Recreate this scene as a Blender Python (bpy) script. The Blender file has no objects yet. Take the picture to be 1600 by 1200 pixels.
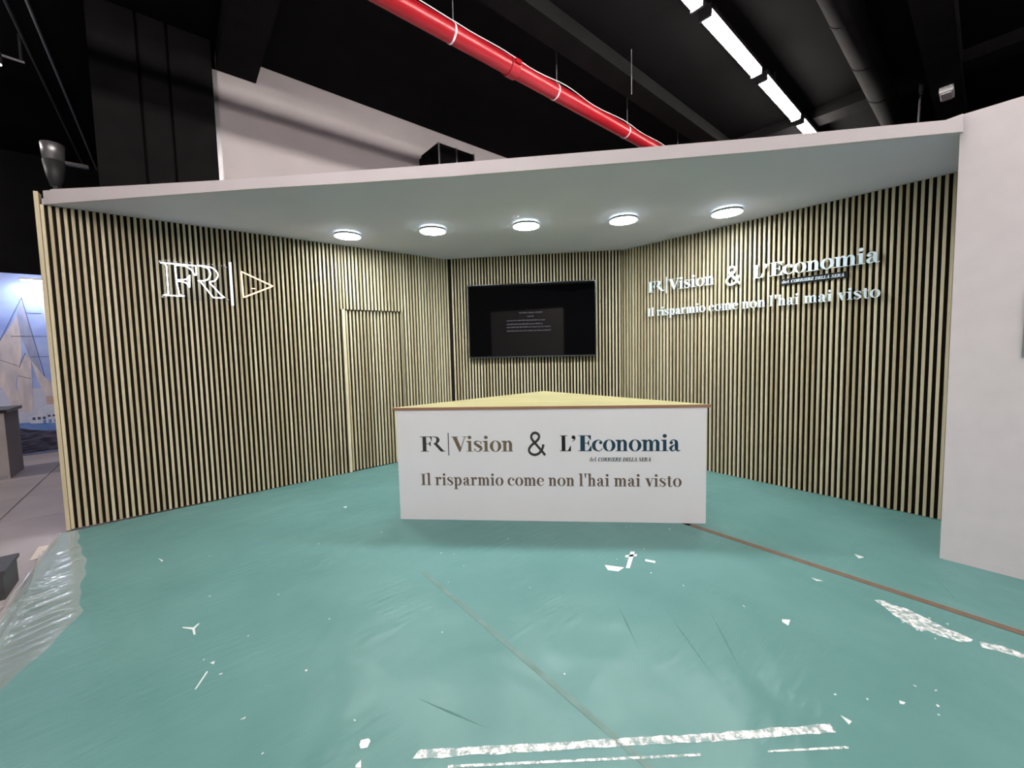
import bpy, math, random
from math import sin, cos, pi, radians, atan2, sqrt
from mathutils import Matrix, Vector
random.seed(7)
S = bpy.context.scene
COL = S.collection

# ------------------------------------------------------------------ camera, world, exposure
H = 1.3635                      # eye height
PITCH, ROLL, FPX, CX, CY = 0.065408, -0.023757, 624.958, 795.362, 585.891
cam_d = bpy.data.cameras.new('camera'); cam = bpy.data.objects.new('camera', cam_d); COL.objects.link(cam)
_F = Vector((0, cos(PITCH), -sin(PITCH))); _U = Vector((0, sin(PITCH), cos(PITCH))); _R = Vector((1, 0, 0))
_c, _s = cos(ROLL), sin(ROLL)
R2 = _R * _c + _U * _s; U2 = _U * _c - _R * _s
cam.matrix_world = Matrix(((R2.x, U2.x, -_F.x, 0), (R2.y, U2.y, -_F.y, 0), (R2.z, U2.z, -_F.z, H), (0, 0, 0, 1)))
cam_d.sensor_fit = 'HORIZONTAL'; cam_d.sensor_width = 36.0; cam_d.lens = FPX * 36.0 / 1600.0
cam_d.shift_x = (800 - CX) / 1600.0; cam_d.shift_y = (CY - 600) / 1600.0
cam_d.clip_start = 0.02; cam_d.clip_end = 200
S.camera = cam
w = bpy.data.worlds.new('World'); S.world = w; w.use_nodes = True
w.node_tree.nodes['Background'].inputs[0].default_value = (1.0, 0.93, 0.93, 1)
w.node_tree.nodes['Background'].inputs[1].default_value = 0.04
S.view_settings.view_transform = 'Standard'; S.view_settings.look = 'None'
S.view_settings.exposure = 0.0; S.view_settings.gamma = 1.0; S.view_settings.use_curve_mapping = False
TUBE_L = 76.0        # hall batten lamps
DISC_L = 155.0        # round lamps under the stand's canopy
HZ = 4.45            # hall ceiling
HALL = radians(39.8) # hall axes: local x = u, y = v

S.cycles.max_bounces = 7; S.cycles.diffuse_bounces = 4; S.cycles.glossy_bounces = 3; S.cycles.transparent_max_bounces = 6
# ------------------------------------------------------------------ helpers
def mesh(name, verts, faces, smooth=False):
    m = bpy.data.meshes.new(name); m.from_pydata([tuple(v) for v in verts], [], faces); m.validate(); m.update()
    if smooth:
        for p in m.polygons: p.use_smooth = True
    return m
def link(name, me, mat=None, parent=None, loc=None, rz=None):
    o = bpy.data.objects.new(name, me); COL.objects.link(o)
    if mat is not None and me is not None and not me.materials: me.materials.append(mat)
    if parent is not None: o.parent = parent
    if loc is not None: o.location = loc
    if rz is not None: o.rotation_euler = (0, 0, rz)
    return o
def tag(o, label=None, cat=None, group=None, kind=None):
    if label: o['label'] = label
    if cat: o['category'] = cat
    if group: o['group'] = group
    if kind: o['kind'] = kind
    return o
def empty(name, loc=(0, 0, 0), rz=0):
    return link(name, None, loc=loc, rz=rz)
class MB:
    def __init__(s): s.v = []; s.f = []
    def add(s, v, f):
        n = len(s.v); s.v += [tuple(q) for q in v]; s.f += [tuple(i + n for i in t) for t in f]; return s
    def box(s, x0, y0, z0, x1, y1, z1):
        return s.add([(x0, y0, z0), (x1, y0, z0), (x1, y1, z0), (x0, y1, z0), (x0, y0, z1), (x1, y0, z1), (x1, y1, z1), (x0, y1, z1)],
                     [(0, 3, 2, 1), (4, 5, 6, 7), (0, 1, 5, 4), (1, 2, 6, 5), (2, 3, 7, 6), (3, 0, 4, 7)])
    def prism(s, pts, z0, z1):   # ccw outline in xy
        n = len(pts)
        return s.add([(x, y, z0) for x, y in pts] + [(x, y, z1) for x, y in pts],
                     [tuple(range(n - 1, -1, -1)), tuple(range(n, 2 * n))] + [(i, (i + 1) % n, n + (i + 1) % n, n + i) for i in range(n)])
    def tube(s, pts, r, n=8, closed=False, caps=True):
        pts = [Vector(p) for p in pts]; N = len(pts); base = len(s.v); up = None
        for i, p in enumerate(pts):
            a = pts[i - 1] if (i > 0 or closed) else p; b = pts[(i + 1) % N] if (i < N - 1 or closed) else p
            t = (b - a).normalized()
            if up is None: up = t.orthogonal().normalized()
            up = (up - t * up.dot(t)); up = up.normalized() if up.length > 1e-6 else t.orthogonal().normalized()
            q = t.cross(up); rr = r[i] if isinstance(r, (list, tuple)) else r
            for k in range(n):
                an = 2 * pi * k / n; s.v.append(tuple(p + (up * cos(an) + q * sin(an)) * rr))
        for i in range(N if closed else N - 1):
            j = (i + 1) % N
            for k in range(n):
                k2 = (k + 1) % n; s.f.append((base + i * n + k, base + i * n + k2, base + j * n + k2, base + j * n + k))
        if caps and not closed:
            s.f.append(tuple(base + k for k in range(n - 1, -1, -1))); s.f.append(tuple(base + (N - 1) * n + k for k in range(n)))
        return s
    def lathe(s, prof, n=32, cx=0, cy=0, capb=True, capt=True):
        base = len(s.v)
        for r, z in prof:
            for k in range(n): s.v.append((cx + r * cos(2 * pi * k / n), cy + r * sin(2 * pi * k / n), z))
        for i in range(len(prof) - 1):
            for k in range(n):
                k2 = (k + 1) % n; s.f.append((base + i * n + k, base + i * n + k2, base + (i + 1) * n + k2, base + (i + 1) * n + k))
        if capb: s.f.append(tuple(base + k for k in range(n - 1, -1, -1)))
        if capt: s.f.append(tuple(base + (len(prof) - 1) * n + k for k in range(n)))
        return s
    def build(s, name, mat, parent=None, loc=None, rz=None, smooth=False):
        return link(name, mesh(name, s.v, s.f, smooth), mat, parent, loc, rz)

# ------------------------------------------------------------------ materials
def nt(name):
    m = bpy.data.materials.new(name); m.use_nodes = True
    return m, m.node_tree, m.node_tree.nodes['Principled BSDF']
def L(t, a, b): t.links.new(a, b)
def plain(name, col, rough=0.6, spec=0.4, var=0.05, scale=6.0, metal=0.0, bump=0.0):
    m, t, p = nt(name)
    tc = t.nodes.new('ShaderNodeTexCoord'); n = t.nodes.new('ShaderNodeTexNoise'); n.inputs['Scale'].default_value = scale; n.inputs['Detail'].default_value = 4
    L(t, tc.outputs['Object'], n.inputs['Vector'])
    r = t.nodes.new('ShaderNodeValToRGB')
    r.color_ramp.elements[0].position = .3; r.color_ramp.elements[1].position = .7
    r.color_ramp.elements[0].color = (*[c * (1 - var) for c in col], 1); r.color_ramp.elements[1].color = (*[min(1, c * (1 + var)) for c in col], 1)
    L(t, n.outputs['Fac'], r.inputs['Fac']); L(t, r.outputs['Color'], p.inputs['Base Color'])
    p.inputs['Roughness'].default_value = rough; p.inputs['Specular IOR Level'].default_value = spec; p.inputs['Metallic'].default_value = metal
    if bump:
        b = t.nodes.new('ShaderNodeBump'); b.inputs['Strength'].default_value = bump; b.inputs['Distance'].default_value = .002
        L(t, n.outputs['Fac'], b.inputs['Height']); L(t, b.outputs['Normal'], p.inputs['Normal'])
    return m
def emit(name, col, strength):
    m = bpy.data.materials.new(name); m.use_nodes = True; t = m.node_tree; t.nodes.clear()
    e = t.nodes.new('ShaderNodeEmission'); e.inputs[0].default_value = (*col, 1); e.inputs[1].default_value = strength
    o = t.nodes.new('ShaderNodeOutputMaterial'); L(t, e.outputs[0], o.inputs[0]); return m
def wood(name, dark, light, sx=40, sy=40, sz=1.6, rough=0.55, rnd=0.25):
    m, t, p = nt(name)
    tc = t.nodes.new('ShaderNodeTexCoord'); oi = t.nodes.new('ShaderNodeObjectInfo')
    mp = t.nodes.new('ShaderNodeMapping'); mp.inputs['Scale'].default_value = (sx, sy, sz)
    sc = t.nodes.new('ShaderNodeVectorMath'); sc.operation = 'SCALE'; sc.inputs[0].default_value = (13, 7, 31); L(t, oi.outputs['Random'], sc.inputs['Scale'])
    ad = t.nodes.new('ShaderNodeVectorMath'); L(t, mp.outputs[0], ad.inputs[0]); L(t, sc.outputs[0], ad.inputs[1])
    L(t, tc.outputs['Object'], mp.inputs['Vector'])
    n = t.nodes.new('ShaderNodeTexNoise'); n.inputs['Scale'].default_value = 1.0; n.inputs['Detail'].default_value = 3; L(t, ad.outputs[0], n.inputs['Vector'])
    ma = t.nodes.new('ShaderNodeMath'); ma.operation = 'MULTIPLY_ADD'; ma.inputs[1].default_value = rnd * 2; L(t, oi.outputs['Random'], ma.inputs[0])
    mb = t.nodes.new('ShaderNodeMath'); mb.operation = 'SUBTRACT'; mb.inputs[1].default_value = rnd; L(t, n.outputs['Fac'], mb.inputs[0]); L(t, mb.outputs[0], ma.inputs[2])
    r = t.nodes.new('ShaderNodeValToRGB'); r.color_ramp.elements[0].position = .2; r.color_ramp.elements[1].position = .75
    r.color_ramp.elements[0].color = (*dark, 1); r.color_ramp.elements[1].color = (*light, 1)
    L(t, ma.outputs[0], r.inputs['Fac']); L(t, r.outputs['Color'], p.inputs['Base Color'])
    p.inputs['Roughness'].default_value = rough
    return m
M = {}
M['slat'] = wood('slat_wood', (.42, .34, .21), (.60, .52, .36))
M['top'] = wood('worktop_oak', (.27, .215, .085), (.53, .49, .28), 1.6, 34, 5, .32, .02)
M['band'] = wood('edge_band', (.27, .125, .08), (.38, .19, .125), 3, 40, 40, .5, .02)
M['backing'] = plain('black_backing', (.012, .010, .009), .9, .1)
M['ceil'] = plain('canopy_paint', (.58, .555, .63), .75, .2, .02, 2)
M['fascia'] = plain('fascia_paint', (.54, .495, .525), .6, .3, .02, 3)
M['white'] = plain('white_panel', (.80, .78, .83), .5, .35, .015, 2)
M['wallpaint'] = plain('wall_paint', (.68, .625, .66), .7, .2, .03, 9, bump=.15)
M['hallwall'] = plain('hall_wall_paint', (.50, .46, .465), .8, .15, .03, 3)
M['black'] = plain('black_paint', (.0045, .0043, .0047), .85, .06, .2, 3)
M['black2'] = plain('black_beam_paint', (.0085, .008, .0085), .85, .06, .2, 4)
M['dark'] = plain('dark_grey_plastic', (.05, .05, .055), .5, .4, .1)
M['red'] = plain('red_pipe_enamel', (.34, .008, .016), .3, .5, .06, 3)
M['steel'] = plain('grey_steel', (.42, .42, .44), .35, .5, .05, 8, .7)
M['lamp_rim'] = plain('lamp_rim', (.42, .44, .45), .5, .4, .02)
M['disc'] = emit('disc_lamp_light', (.93, 1.0, .985), DISC_L)
M['halo'] = emit('disc_lamp_backlight', (.80, .95, 1.0), 22.0)
M['tube'] = emit('batten_light', (1.0, .925, .86), TUBE_L)
M['neon'] = emit('neon_white', (.90, .95, 1.0), 5.0)
M['neonw'] = emit('neon_warm', (1.0, .70, .38), 3.2)
M['neong'] = plain('neon_bar_tube', (.80, .83, .87), .35, .5, .02)
M['letter'] = plain('white_acrylic', (.70, .79, .88), .35, .4, .01)
M['ink'] = plain('charcoal_ink', (.045, .042, .045), .5, .3, .05)
M['inkblack'] = plain('black_ink', (.010, .010, .012), .5, .3, .05)
M['inkbrown'] = plain('bronze_ink', (.165, .125, .085), .5, .3, .08, 30)
M['inkbrown2'] = plain('brown_ink', (.145, .098, .080), .5, .3, .08, 30)
M['inkblue'] = plain('petrol_ink', (.012, .050, .085), .5, .3, .08, 30)
M['tvbody'] = plain('tv_black', (.008, .008, .009), .35, .4, .1)
M['screentext'] = emit('screen_caption', (.85, .82, .95), .11)
M['tape'] = plain('brown_seam_tape', (.17, .105, .075), .6, .3, .12, 25)
M['scrap'] = plain('white_scrap', (.72, .74, .75), .5, .4, .04, 20)
M['cardboard'] = plain('pale_cardboard', (.62, .54, .51), .7, .3, .04, 20)

def screen_mat():
    m, t, p = nt('screen_glass'); p.inputs['Base Color'].default_value = (.0012, .0012, .0016, 1)
    p.inputs['Roughness'].default_value = .035; p.inputs['Specular IOR Level'].default_value = .5
    return m
M['screen'] = screen_mat()
def acrylic():
    m = bpy.data.materials.new('clear_acrylic'); m.use_nodes = True; t = m.node_tree; t.nodes.clear()
    tr = t.nodes.new('ShaderNodeBsdfTransparent'); tr.inputs[0].default_value = (.94, .95, .96, 1)
    g = t.nodes.new('ShaderNodeBsdfGlossy'); g.inputs['Roughness'].default_value = .05
    mx = t.nodes.new('ShaderNodeMixShader'); mx.inputs[0].default_value = .05; o = t.nodes.new('ShaderNodeOutputMaterial')
    L(t, tr.outputs[0], mx.inputs[1]); L(t, g.outputs[0], mx.inputs[2]); L(t, mx.outputs[0], o.inputs[0]); return m
M['acrylic'] = acrylic()

def wrinkle_nodes(t, tc, k=1.0):
    """height field of creases in a thin polythene sheet (object space)"""
    def noise(scale, det, rot, str_, dist=0.0):
        mp = t.nodes.new('ShaderNodeMapping'); mp.inputs['Scale'].default_value = str_; mp.inputs['Rotation'].default_value = (0, 0, rot)
        L(t, tc.outputs['Object'], mp.inputs['Vector'])
        n = t.nodes.new('ShaderNodeTexNoise'); n.inputs['Scale'].default_value = scale; n.inputs['Detail'].default_value = det; n.inputs['Distortion'].default_value = dist
        L(t, mp.outputs[0], n.inputs['Vector']); return n.outputs['Fac']
    def math(op, a, b=None, c=None):
        n = t.nodes.new('ShaderNodeMath'); n.operation = op
        for i, q in enumerate((a, b, c)):
            if q is None: continue
            if isinstance(q, (int, float)): n.inputs[i].default_value = q
            else: L(t, q, n.inputs[i])
        return n.outputs[0]
    fine = noise(1.0, 3, .55, (5, 26, 1), .6)
    fine2 = noise(1.0, 2, -.75, (4, 30, 1), .4)
    broad = noise(2.2, 2, 0, (1, 1, 1), .3)
    mask = noise(1.3, 2, .3, (1, 1, 1))
    mask = math('SMOOTH_MIN', math('MAXIMUM', math('MULTIPLY_ADD', mask, 5.0, -2.2), 0.12), 1.0, .2)
    a = math('MULTIPLY', math('ADD', fine, math('MULTIPLY', fine2, .7)), mask)
    return math('ADD', math('MULTIPLY', a, .5 * k), math('MULTIPLY', broad, 1.2)), mask
def carpet():
    m, t, p = nt('teal_carpet_under_film')
    tc = t.nodes.new('ShaderNodeTexCoord')
    h, mask = wrinkle_nodes(t, tc)
    n = t.nodes.new('ShaderNodeTexNoise'); n.inputs['Scale'].default_value = 1.4; n.inputs['Detail'].default_value = 6; n.inputs['Roughness'].default_value = .6; L(t, tc.outputs['Object'], n.inputs['Vector'])
    r = t.nodes.new('ShaderNodeValToRGB'); r.color_ramp.elements[0].position = .3; r.color_ramp.elements[1].position = .72
    r.color_ramp.elements[0].color = (.085, .210, .204, 1); r.color_ramp.elements[1].color = (.122, .262, .256, 1)
    L(t, n.outputs['Fac'], r.inputs['Fac']); L(t, r.outputs['Color'], p.inputs['Base Color'])
    p.inputs['Roughness'].default_value = .85; p.inputs['Specular IOR Level'].default_value = .15
    p.inputs['Coat Weight'].default_value = .6; p.inputs['Coat Roughness'].default_value = .33; p.inputs['Coat IOR'].default_value = 1.5
    b = t.nodes.new('ShaderNodeBump'); b.inputs['Strength'].default_value = .75; b.inputs['Distance'].default_value = .03
    L(t, h, b.inputs['Height']); L(t, b.outputs['Normal'], p.inputs['Coat Normal'])
    return m
M['carpet'] = carpet()
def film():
    m = bpy.data.materials.new('polythene_painted_sheen'); m.use_nodes = True; t = m.node_tree; t.nodes.clear()
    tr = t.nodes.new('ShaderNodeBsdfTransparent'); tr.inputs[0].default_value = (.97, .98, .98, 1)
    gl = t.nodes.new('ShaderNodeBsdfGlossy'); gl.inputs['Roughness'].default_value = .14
    df = t.nodes.new('ShaderNodeBsdfDiffuse'); df.inputs[0].default_value = (.84, .88, .90, 1)  # white share stands in for the mural's glare reflected in the film
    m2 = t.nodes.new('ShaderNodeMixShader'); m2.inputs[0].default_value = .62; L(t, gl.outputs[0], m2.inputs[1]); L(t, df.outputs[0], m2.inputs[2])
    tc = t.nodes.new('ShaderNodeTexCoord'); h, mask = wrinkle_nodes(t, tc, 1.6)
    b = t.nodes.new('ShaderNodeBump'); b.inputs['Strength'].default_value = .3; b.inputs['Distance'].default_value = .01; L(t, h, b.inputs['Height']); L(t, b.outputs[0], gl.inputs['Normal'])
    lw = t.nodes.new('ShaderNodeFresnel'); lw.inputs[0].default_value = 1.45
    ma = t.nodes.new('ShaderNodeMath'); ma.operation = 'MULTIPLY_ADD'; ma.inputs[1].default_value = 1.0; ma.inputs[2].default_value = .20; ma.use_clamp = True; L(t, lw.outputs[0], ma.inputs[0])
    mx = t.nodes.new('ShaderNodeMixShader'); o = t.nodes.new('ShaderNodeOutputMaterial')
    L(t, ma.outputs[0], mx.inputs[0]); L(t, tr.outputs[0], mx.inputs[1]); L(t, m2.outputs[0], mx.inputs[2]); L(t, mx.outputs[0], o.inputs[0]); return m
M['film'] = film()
def torn():
    m = bpy.data.materials.new('torn_white_tape'); m.use_nodes = True; t = m.node_tree; t.nodes.clear()
    tr = t.nodes.new('ShaderNodeBsdfTransparent'); p = t.nodes.new('ShaderNodeBsdfPrincipled'); p.inputs['Base Color'].default_value = (.84, .86, .87, 1); p.inputs['Roughness'].default_value = .4
    tc = t.nodes.new('ShaderNodeTexCoord'); n = t.nodes.new('ShaderNodeTexNoise'); n.inputs['Scale'].default_value = 34; n.inputs['Detail'].default_value = 6; n.inputs['Roughness'].default_value = .65; L(t, tc.outputs['Object'], n.inputs['Vector'])
    r = t.nodes.new('ShaderNodeValToRGB'); r.color_ramp.elements[0].position = .43; r.color_ramp.elements[1].position = .56
    r.color_ramp.elements[0].color = (.10, .10, .10, 1); r.color_ramp.elements[1].color = (.80, .80, .80, 1)
    mx = t.nodes.new('ShaderNodeMixShader'); o = t.nodes.new('ShaderNodeOutputMaterial')
    L(t, n.outputs['Fac'], r.inputs['Fac']); L(t, r.outputs['Color'], mx.inputs[0]); L(t, tr.outputs[0], mx.inputs[1]); L(t, p.outputs[0], mx.inputs[2]); L(t, mx.outputs[0], o.inputs[0]); return m
M['torn'] = torn()
M['slab'] = plain('lilac_grey_stone', (.37, .32, .335), .45, .4, .14, 1.5)
M['joint'] = plain('slab_joint', (.12, .10, .10), .9, .2, .1)

# ------------------------------------------------------------------ the setting: hall
hall_floor = MB().box(-9, -9, -.05, 12, 9.6, -.022).build('floor', M['joint'], rz=HALL)
tag(hall_floor, 'lilac grey stone floor of the exhibition hall', kind='structure')
slab_me = MB().add([(-.447, -.447, 0), (.447, -.447, 0), (.447, .447, 0), (-.447, .447, 0), (-.443, -.443, .006), (.443, -.443, .006), (.443, .443, .006), (-.443, .443, .006)],
                   [(4, 5, 6, 7), (0, 1, 5, 4), (1, 2, 6, 5), (2, 3, 7, 6), (3, 0, 4, 7)])
slab_me = mesh('slab', slab_me.v, slab_me.f)
for i in range(-5, 1):
    for j in range(1, 10):
        link('slab', slab_me, M['slab'], hall_floor, (i * .9 + .1, j * .9 + .35, -.022))
HC = 2.5456
carpet_base = MB().box(-.77, -2.6, -.021, 5.6, 4.62, -.006).build('floor', M['backing'], rz=HALL)
tag(carpet_base, 'teal carpet of the stand under clear protective film', kind='structure')
def roll(u0, u1, v0, v1):
    b = MB(); n = 1
    b.box(u0, v0, -.006, u1, v1, 0.0); return b.build('carpet_roll', M['carpet'], carpet_base)
roll(-.78, 1.10, -2.6, 4.62); roll(1.10, 2.897, -2.6, 4.62); roll(2.943, 5.6, -2.6, 4.62)

hall_ceiling = MB().box(-9, -9, HZ, 12, 9.6, HZ + .1).build('ceiling', M['black'], rz=HALL)
tag(hall_ceiling, 'black painted ceiling of the exhibition hall', kind='structure')
back = MB().box(-9, 9.35, -.05, 12, 9.5, HZ).build('wall_back', M['black'], rz=HALL)
tag(back, 'black far wall of the hall behind the ship mural', kind='structure')
side = MB().box(11.6, -9, -.05, 11.8, 9.4, HZ).build('wall_far', M['black'], rz=HALL)
tag(side, 'black end wall of the hall behind the right wall', kind='structure')
ww = MB().box(.50, 5.12, -.02, 11.5, 5.27, HZ).build('wall_hall', M['hallwall'], rz=HALL)
tag(ww, 'pinkish white hall wall rising behind the canopy', kind='structure')
MB().box(.455, 5.10, -.02, .50, 5.27, 4.24).build('corner_strip', M['steel'], ww)
opp = MB().box(-1.35, -.06, 0, 1.35, .06, 2.75).build('wall_opposite', M['hallwall'], loc=(-1.8, -4.1, -.02), rz=radians(6))
tag(opp, 'white partition wall of the stand across the aisle', kind='structure')

def hall_beam(name, label, args, mat=M['black2'], cat='beam', group='black ceiling beams'):
    o = MB().box(*args).build(name, mat, rz=HALL); return tag(o, label, cat, group)
hall_beam('ceiling_beam', 'black beam above the right end of the canopy carrying a white box', (-2, .29, 4.20, 11.5, .54, HZ))
hall_beam('ceiling_beam', 'black cross beam running behind the far end of the light row', (6.70, -6, 4.32, 7.0, 5.1, HZ))
hall_beam('ceiling_beam', 'black beam running alongside the red pipe', (-3, 2.62, 4.30, 11.5, 2.86, HZ))
hall_beam('ceiling_beam', 'broad black beam ending at the top left of the white hall wall', (.50, 3.3, 4.25, .84, 5.115, HZ))

# round duct
duct = empty('air_duct', (0, 0, 0), HALL); tag(duct, 'black round air duct between the lamps and the right beam', 'duct')
MB().tube([(-2, .93, 4.31), (11.5, .93, 4.31)], .125, 24).build('duct_pipe', M['black2'], duct, smooth=True)
for k in range(9):
    uu = 3.0 + k * .9
    MB().tube([(uu, .93, 4.31), (uu + .03, .93, 4.31)], .130, 24).build('duct_collar', M['black2'], duct)

# pillar
pil = empty('pillar', (0, 0, 0), HALL); tag(pil, 'black hall pillar clad in vertical panels left of the white wall', 'pillar')
MB().box(-.41, 5.03, -.02, .452, 5.75, HZ).build('core', M['black'], pil)
for a, b in ((-.41, -.102), (-.080, .108), (.130, .452)):
    MB().box(a, 5.0, -.02, b, 5.03, HZ).build('panel', M['black2'], pil)

# red pipe
pipe = empty('sprinkler_pipe', (0, 0, 0), HALL); tag(pipe, 'glossy red sprinkler pipe slanting across the black ceiling', 'pipe')
PV, PZ, PR_ = 3.035, 4.06, .076
MB().tube([(-2, PV, PZ), (11.4, PV, PZ)], PR_, 28).build('pipe_run', M['red'], pipe, smooth=True)
for uu in (1.98, 3.25, 4.53, 5.8):
    MB().tube([(uu - .008, PV, PZ), (uu + .008, PV, PZ)], PR_ + .003, 28).build('strap', M['scrap'], pipe)
    MB().tube([(uu, PV - .03, PZ + .08), (uu, PV - .03, HZ)], .005, 6).build('hanger_rod', M['steel'], pipe)
b = MB().tube([(2.60, PV, PZ), (2.70, PV, PZ)], PR_ + .014, 28)
cpl = b.build('coupling', M['red'], pipe)
for s_ in (-1, 1):
    MB().box(2.615, PV + s_ * (PR_ + .022) - .014, PZ - .018, 2.685, PV + s_ * (PR_ + .022) + .014, PZ + .018).build('bolt_lug', M['red'], cpl)
pts = []
for k in range(60):
    uu = 0.6 + k * .1; sag = abs(sin((uu - 1.98) / 1.27 * pi)); pts.append((uu, PV - PR_ - .022 + .012 * sin(uu * 7), PZ + .035 - .020 * sag))
cab = MB().tube(pts, .004, 6).build('white_cable', M['scrap'], rz=HALL); tag(cab, 'thin white cable strung along the red pipe', 'cable')

# batten lamps
def lamp_mesh():
    w2 = .05; prof = [(-w2, .03), (-w2, .0), (-.035, -.028), (.035, -.028), (w2, .0), (w2, .03)]
    v = [(x, y, z) for x in (-.59, .59) for y, z in prof]
    f = [(i, i + 1, i + 7, i + 6) for i in range(5)] + [(5, 0, 6, 11), tuple(range(5, -1, -1)), tuple(range(6, 12))]
    return mesh('diffuser', v, f)
d_me = lamp_mesh(); h_me = mesh('housing', *(lambda q: (q.v, q.f))(MB().box(-.61, -.055, .03, .61, .055, .075)))
c_me = mesh('end_cap', *(lambda q: (q.v, q.f))(MB().box(-.012, -.053, -.03, .012, .053, .035)))
d_me.materials.append(M['tube']); h_me.materials.append(M['dark']); c_me.materials.append(M['dark'])
rows = [(1.68, 2.963 + .0, (0, 1, 2, 3, 4, -1, -2, -3, -4)), (-2.2, 2.4, (-4, -3, -2, -1, 0, 1, 2)), (-5.6, 2.4, (-4, -3, -2, -1, 0, 1)), (7.2, -4.2, (-2, -1, 0, 1))]  # last row is added out of view to brighten mural and hall floor
LAB = {0: 'lit batten lamp cut by the top edge of the frame', 1: 'longest lit batten lamp of the row above the canopy', 2: 'lit batten lamp between the longest one and the canopy edge', 3: 'short glimpse of lit batten lamp just above the canopy edge'}
for ri, (vv, u0, idx) in enumerate(rows):
    hl = 6.2 if ri < 3 else 3.4
    rail = MB().box(u0 - hl, vv - .02, 4.285, u0 + hl * (1 if ri < 3 else .6), vv + .02, 4.31)
    for k in (range(5) if ri < 3 else (1, 2)): rail.box(u0 - 5 + k * 2.5 - .006, vv - .006, 4.31, u0 - 5 + k * 2.5 + .006, vv + .006, HZ)
    ro = rail.build('lamp_rail', M['dark'], rz=HALL)
    tag(ro, ('dark rail carrying the lit batten lamps in view', 'dark rail of batten lamps above the camera side aisle', 'dark rail of batten lamps farthest from the stand', 'dark rail of the added unseen batten lamps left of the mural')[ri], 'rail', 'lamp rails')
    for k in idx:
        e = empty('batten_lamp', (0, 0, 0), HALL)
        uu = u0 + k * 1.35
        p = Matrix.Rotation(HALL, 4, 'Z') @ Vector((uu, vv, 4.21)); e.location = p
        tag(e, LAB.get(k, 'lit batten lamp of the front row out over the aisle') if ri == 0 else ('lit batten lamp in the row above the camera side aisle' if ri == 1 else ('lit batten lamp in the row farthest from the stand' if ri == 2 else 'added unseen batten lamp brightening the ship mural and hall floor')), 'ceiling lamp', 'batten lamps of row %s' % 'abcd'[ri])
        link('diffuser', d_me, None, e); link('housing', h_me, None, e)
        link('end_cap', c_me, None, e, (-.60, 0, 0)); link('end_cap', c_me, None, e, (.60, 0, 0))

# small things under the hall ceiling
o = empty('emergency_lamp', tuple(Matrix.Rotation(HALL, 4, 'Z') @ Vector((6.97, .41, 4.2))), HALL); tag(o, 'small white emergency light box under the right black beam', 'light box')
MB().box(-.12, -.055, -.06, .12, .055, 0).build('casing', M['scrap'], o)
MB().box(-.10, -.04, -.075, .10, .04, -.06).build('cover', M['fascia'], o)
o = MB().tube([(3.85, 2.5, 4.0), (3.85, 2.5, HZ)], .0035, 6).build('hanging_wire', M['steel'], rz=HALL); tag(o, 'thin bare wire hanging from the black ceiling right of the red pipe', 'wire')
pts = [(6.85 + .07 * cos(k * .5), .60 + .01 * k / 20, 4.27 + .06 * sin(k * .5)) for k in range(38)] + [(6.87, .62, 4.1), (6.86, .62, 3.9), (6.87, .62, 3.55), (6.86, .62, 3.0)]
o = MB().tube(pts, .009, 6).build('cable_coil', M['dark'], rz=HALL); tag(o, 'coiled grey cable hanging beside the right black beam', 'cable')
for k, (uu, lab) in enumerate(((-.78, 'thin grey conduit under the black ceiling at far left'), (-.92, 'fainter conduit left of the thin grey one'))):
    o = MB().tube([(uu, 4.2, 4.40), (uu, 9.3, 4.40)], .012, 8).build('conduit', M['steel' if k == 0 else 'dark'], rz=HALL); tag(o, lab, 'conduit', 'conduits')
# spotlight at the left edge
e = empty('spotlight', tuple(Matrix.Rotation(HALL, 4, 'Z') @ Vector((-1.10, 6.0, 4.17))), HALL); tag(e, 'small lit spotlight on an arm at the left edge of the frame', 'spotlight')
MB().tube([(.0, 0, .04), (.17, 0, .03)], .012, 8).build('arm', M['steel'], e)
MB().tube([(.15, 0, .03), (.15, 0, HZ - 4.17)], .010, 8).build('drop_rod', M['dark'], e)
MB().lathe([(.028, -.05), (.035, -.02), (.035, .05), (.02, .07)], 16).build('head', M['dark'], e)
MB().lathe([(.026, -.056), (.026, -.051)], 16).build('lens', emit('spot_light', (1, .9, .78), 40), e)
# lamp on a pole behind the left slatted wall
e = empty('floor_spotlight', tuple(Matrix.Rotation(HALL, 4, 'Z') @ Vector((-.80, 6.0, -.02))), HALL); tag(e, 'pale round lamp head on a dark pole behind the left slatted wall', 'lamp')
MB().lathe([(.085, 0), (.085, .02), (.03, .05)], 20).build('base', M['dark'], e)
MB().tube([(0, 0, .03), (0, 0, 3.2)], .022, 10).build('pole', M['dark'], e)
MB().lathe([(.04, 3.10), (.065, 3.20), (.082, 3.34)], 20).build('body', M['dark'], e, smooth=True)
MB().lathe([(.078, 3.34), (.088, 3.50), (.084, 3.505)], 24).build('shade', M['steel'], e, smooth=True)
MB().box(.05, -.02, 3.33, .24, .02, 3.36).build('bracket', M['dark'], e)
# ventilation unit on the white wall
e = empty('ventilation_unit', tuple(Matrix.Rotation(HALL, 4, 'Z') @ Vector((2.78, 4.65, 3.55))), HALL); tag(e, 'black ventilation box on the white hall wall above the canopy', 'ventilation box')
MB().box(.0, .012, 0, .56, .465, .50).build('casing', M['black'], e)
MB().box(-.035, .20, 0, .0, .465, .44).build('side_flange', M['black2'], e)
for a, b in ((.018, .262), (.285, .545)):
    MB().box(a, 0, .02, b, .012, .49).build('front_panel', M['black2'], e)
for a in (.0, .266, .548):
    MB().box(a, -.006, 0, a + .014, .012, .505).build('frame_strip', M['steel'], e)

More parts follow.
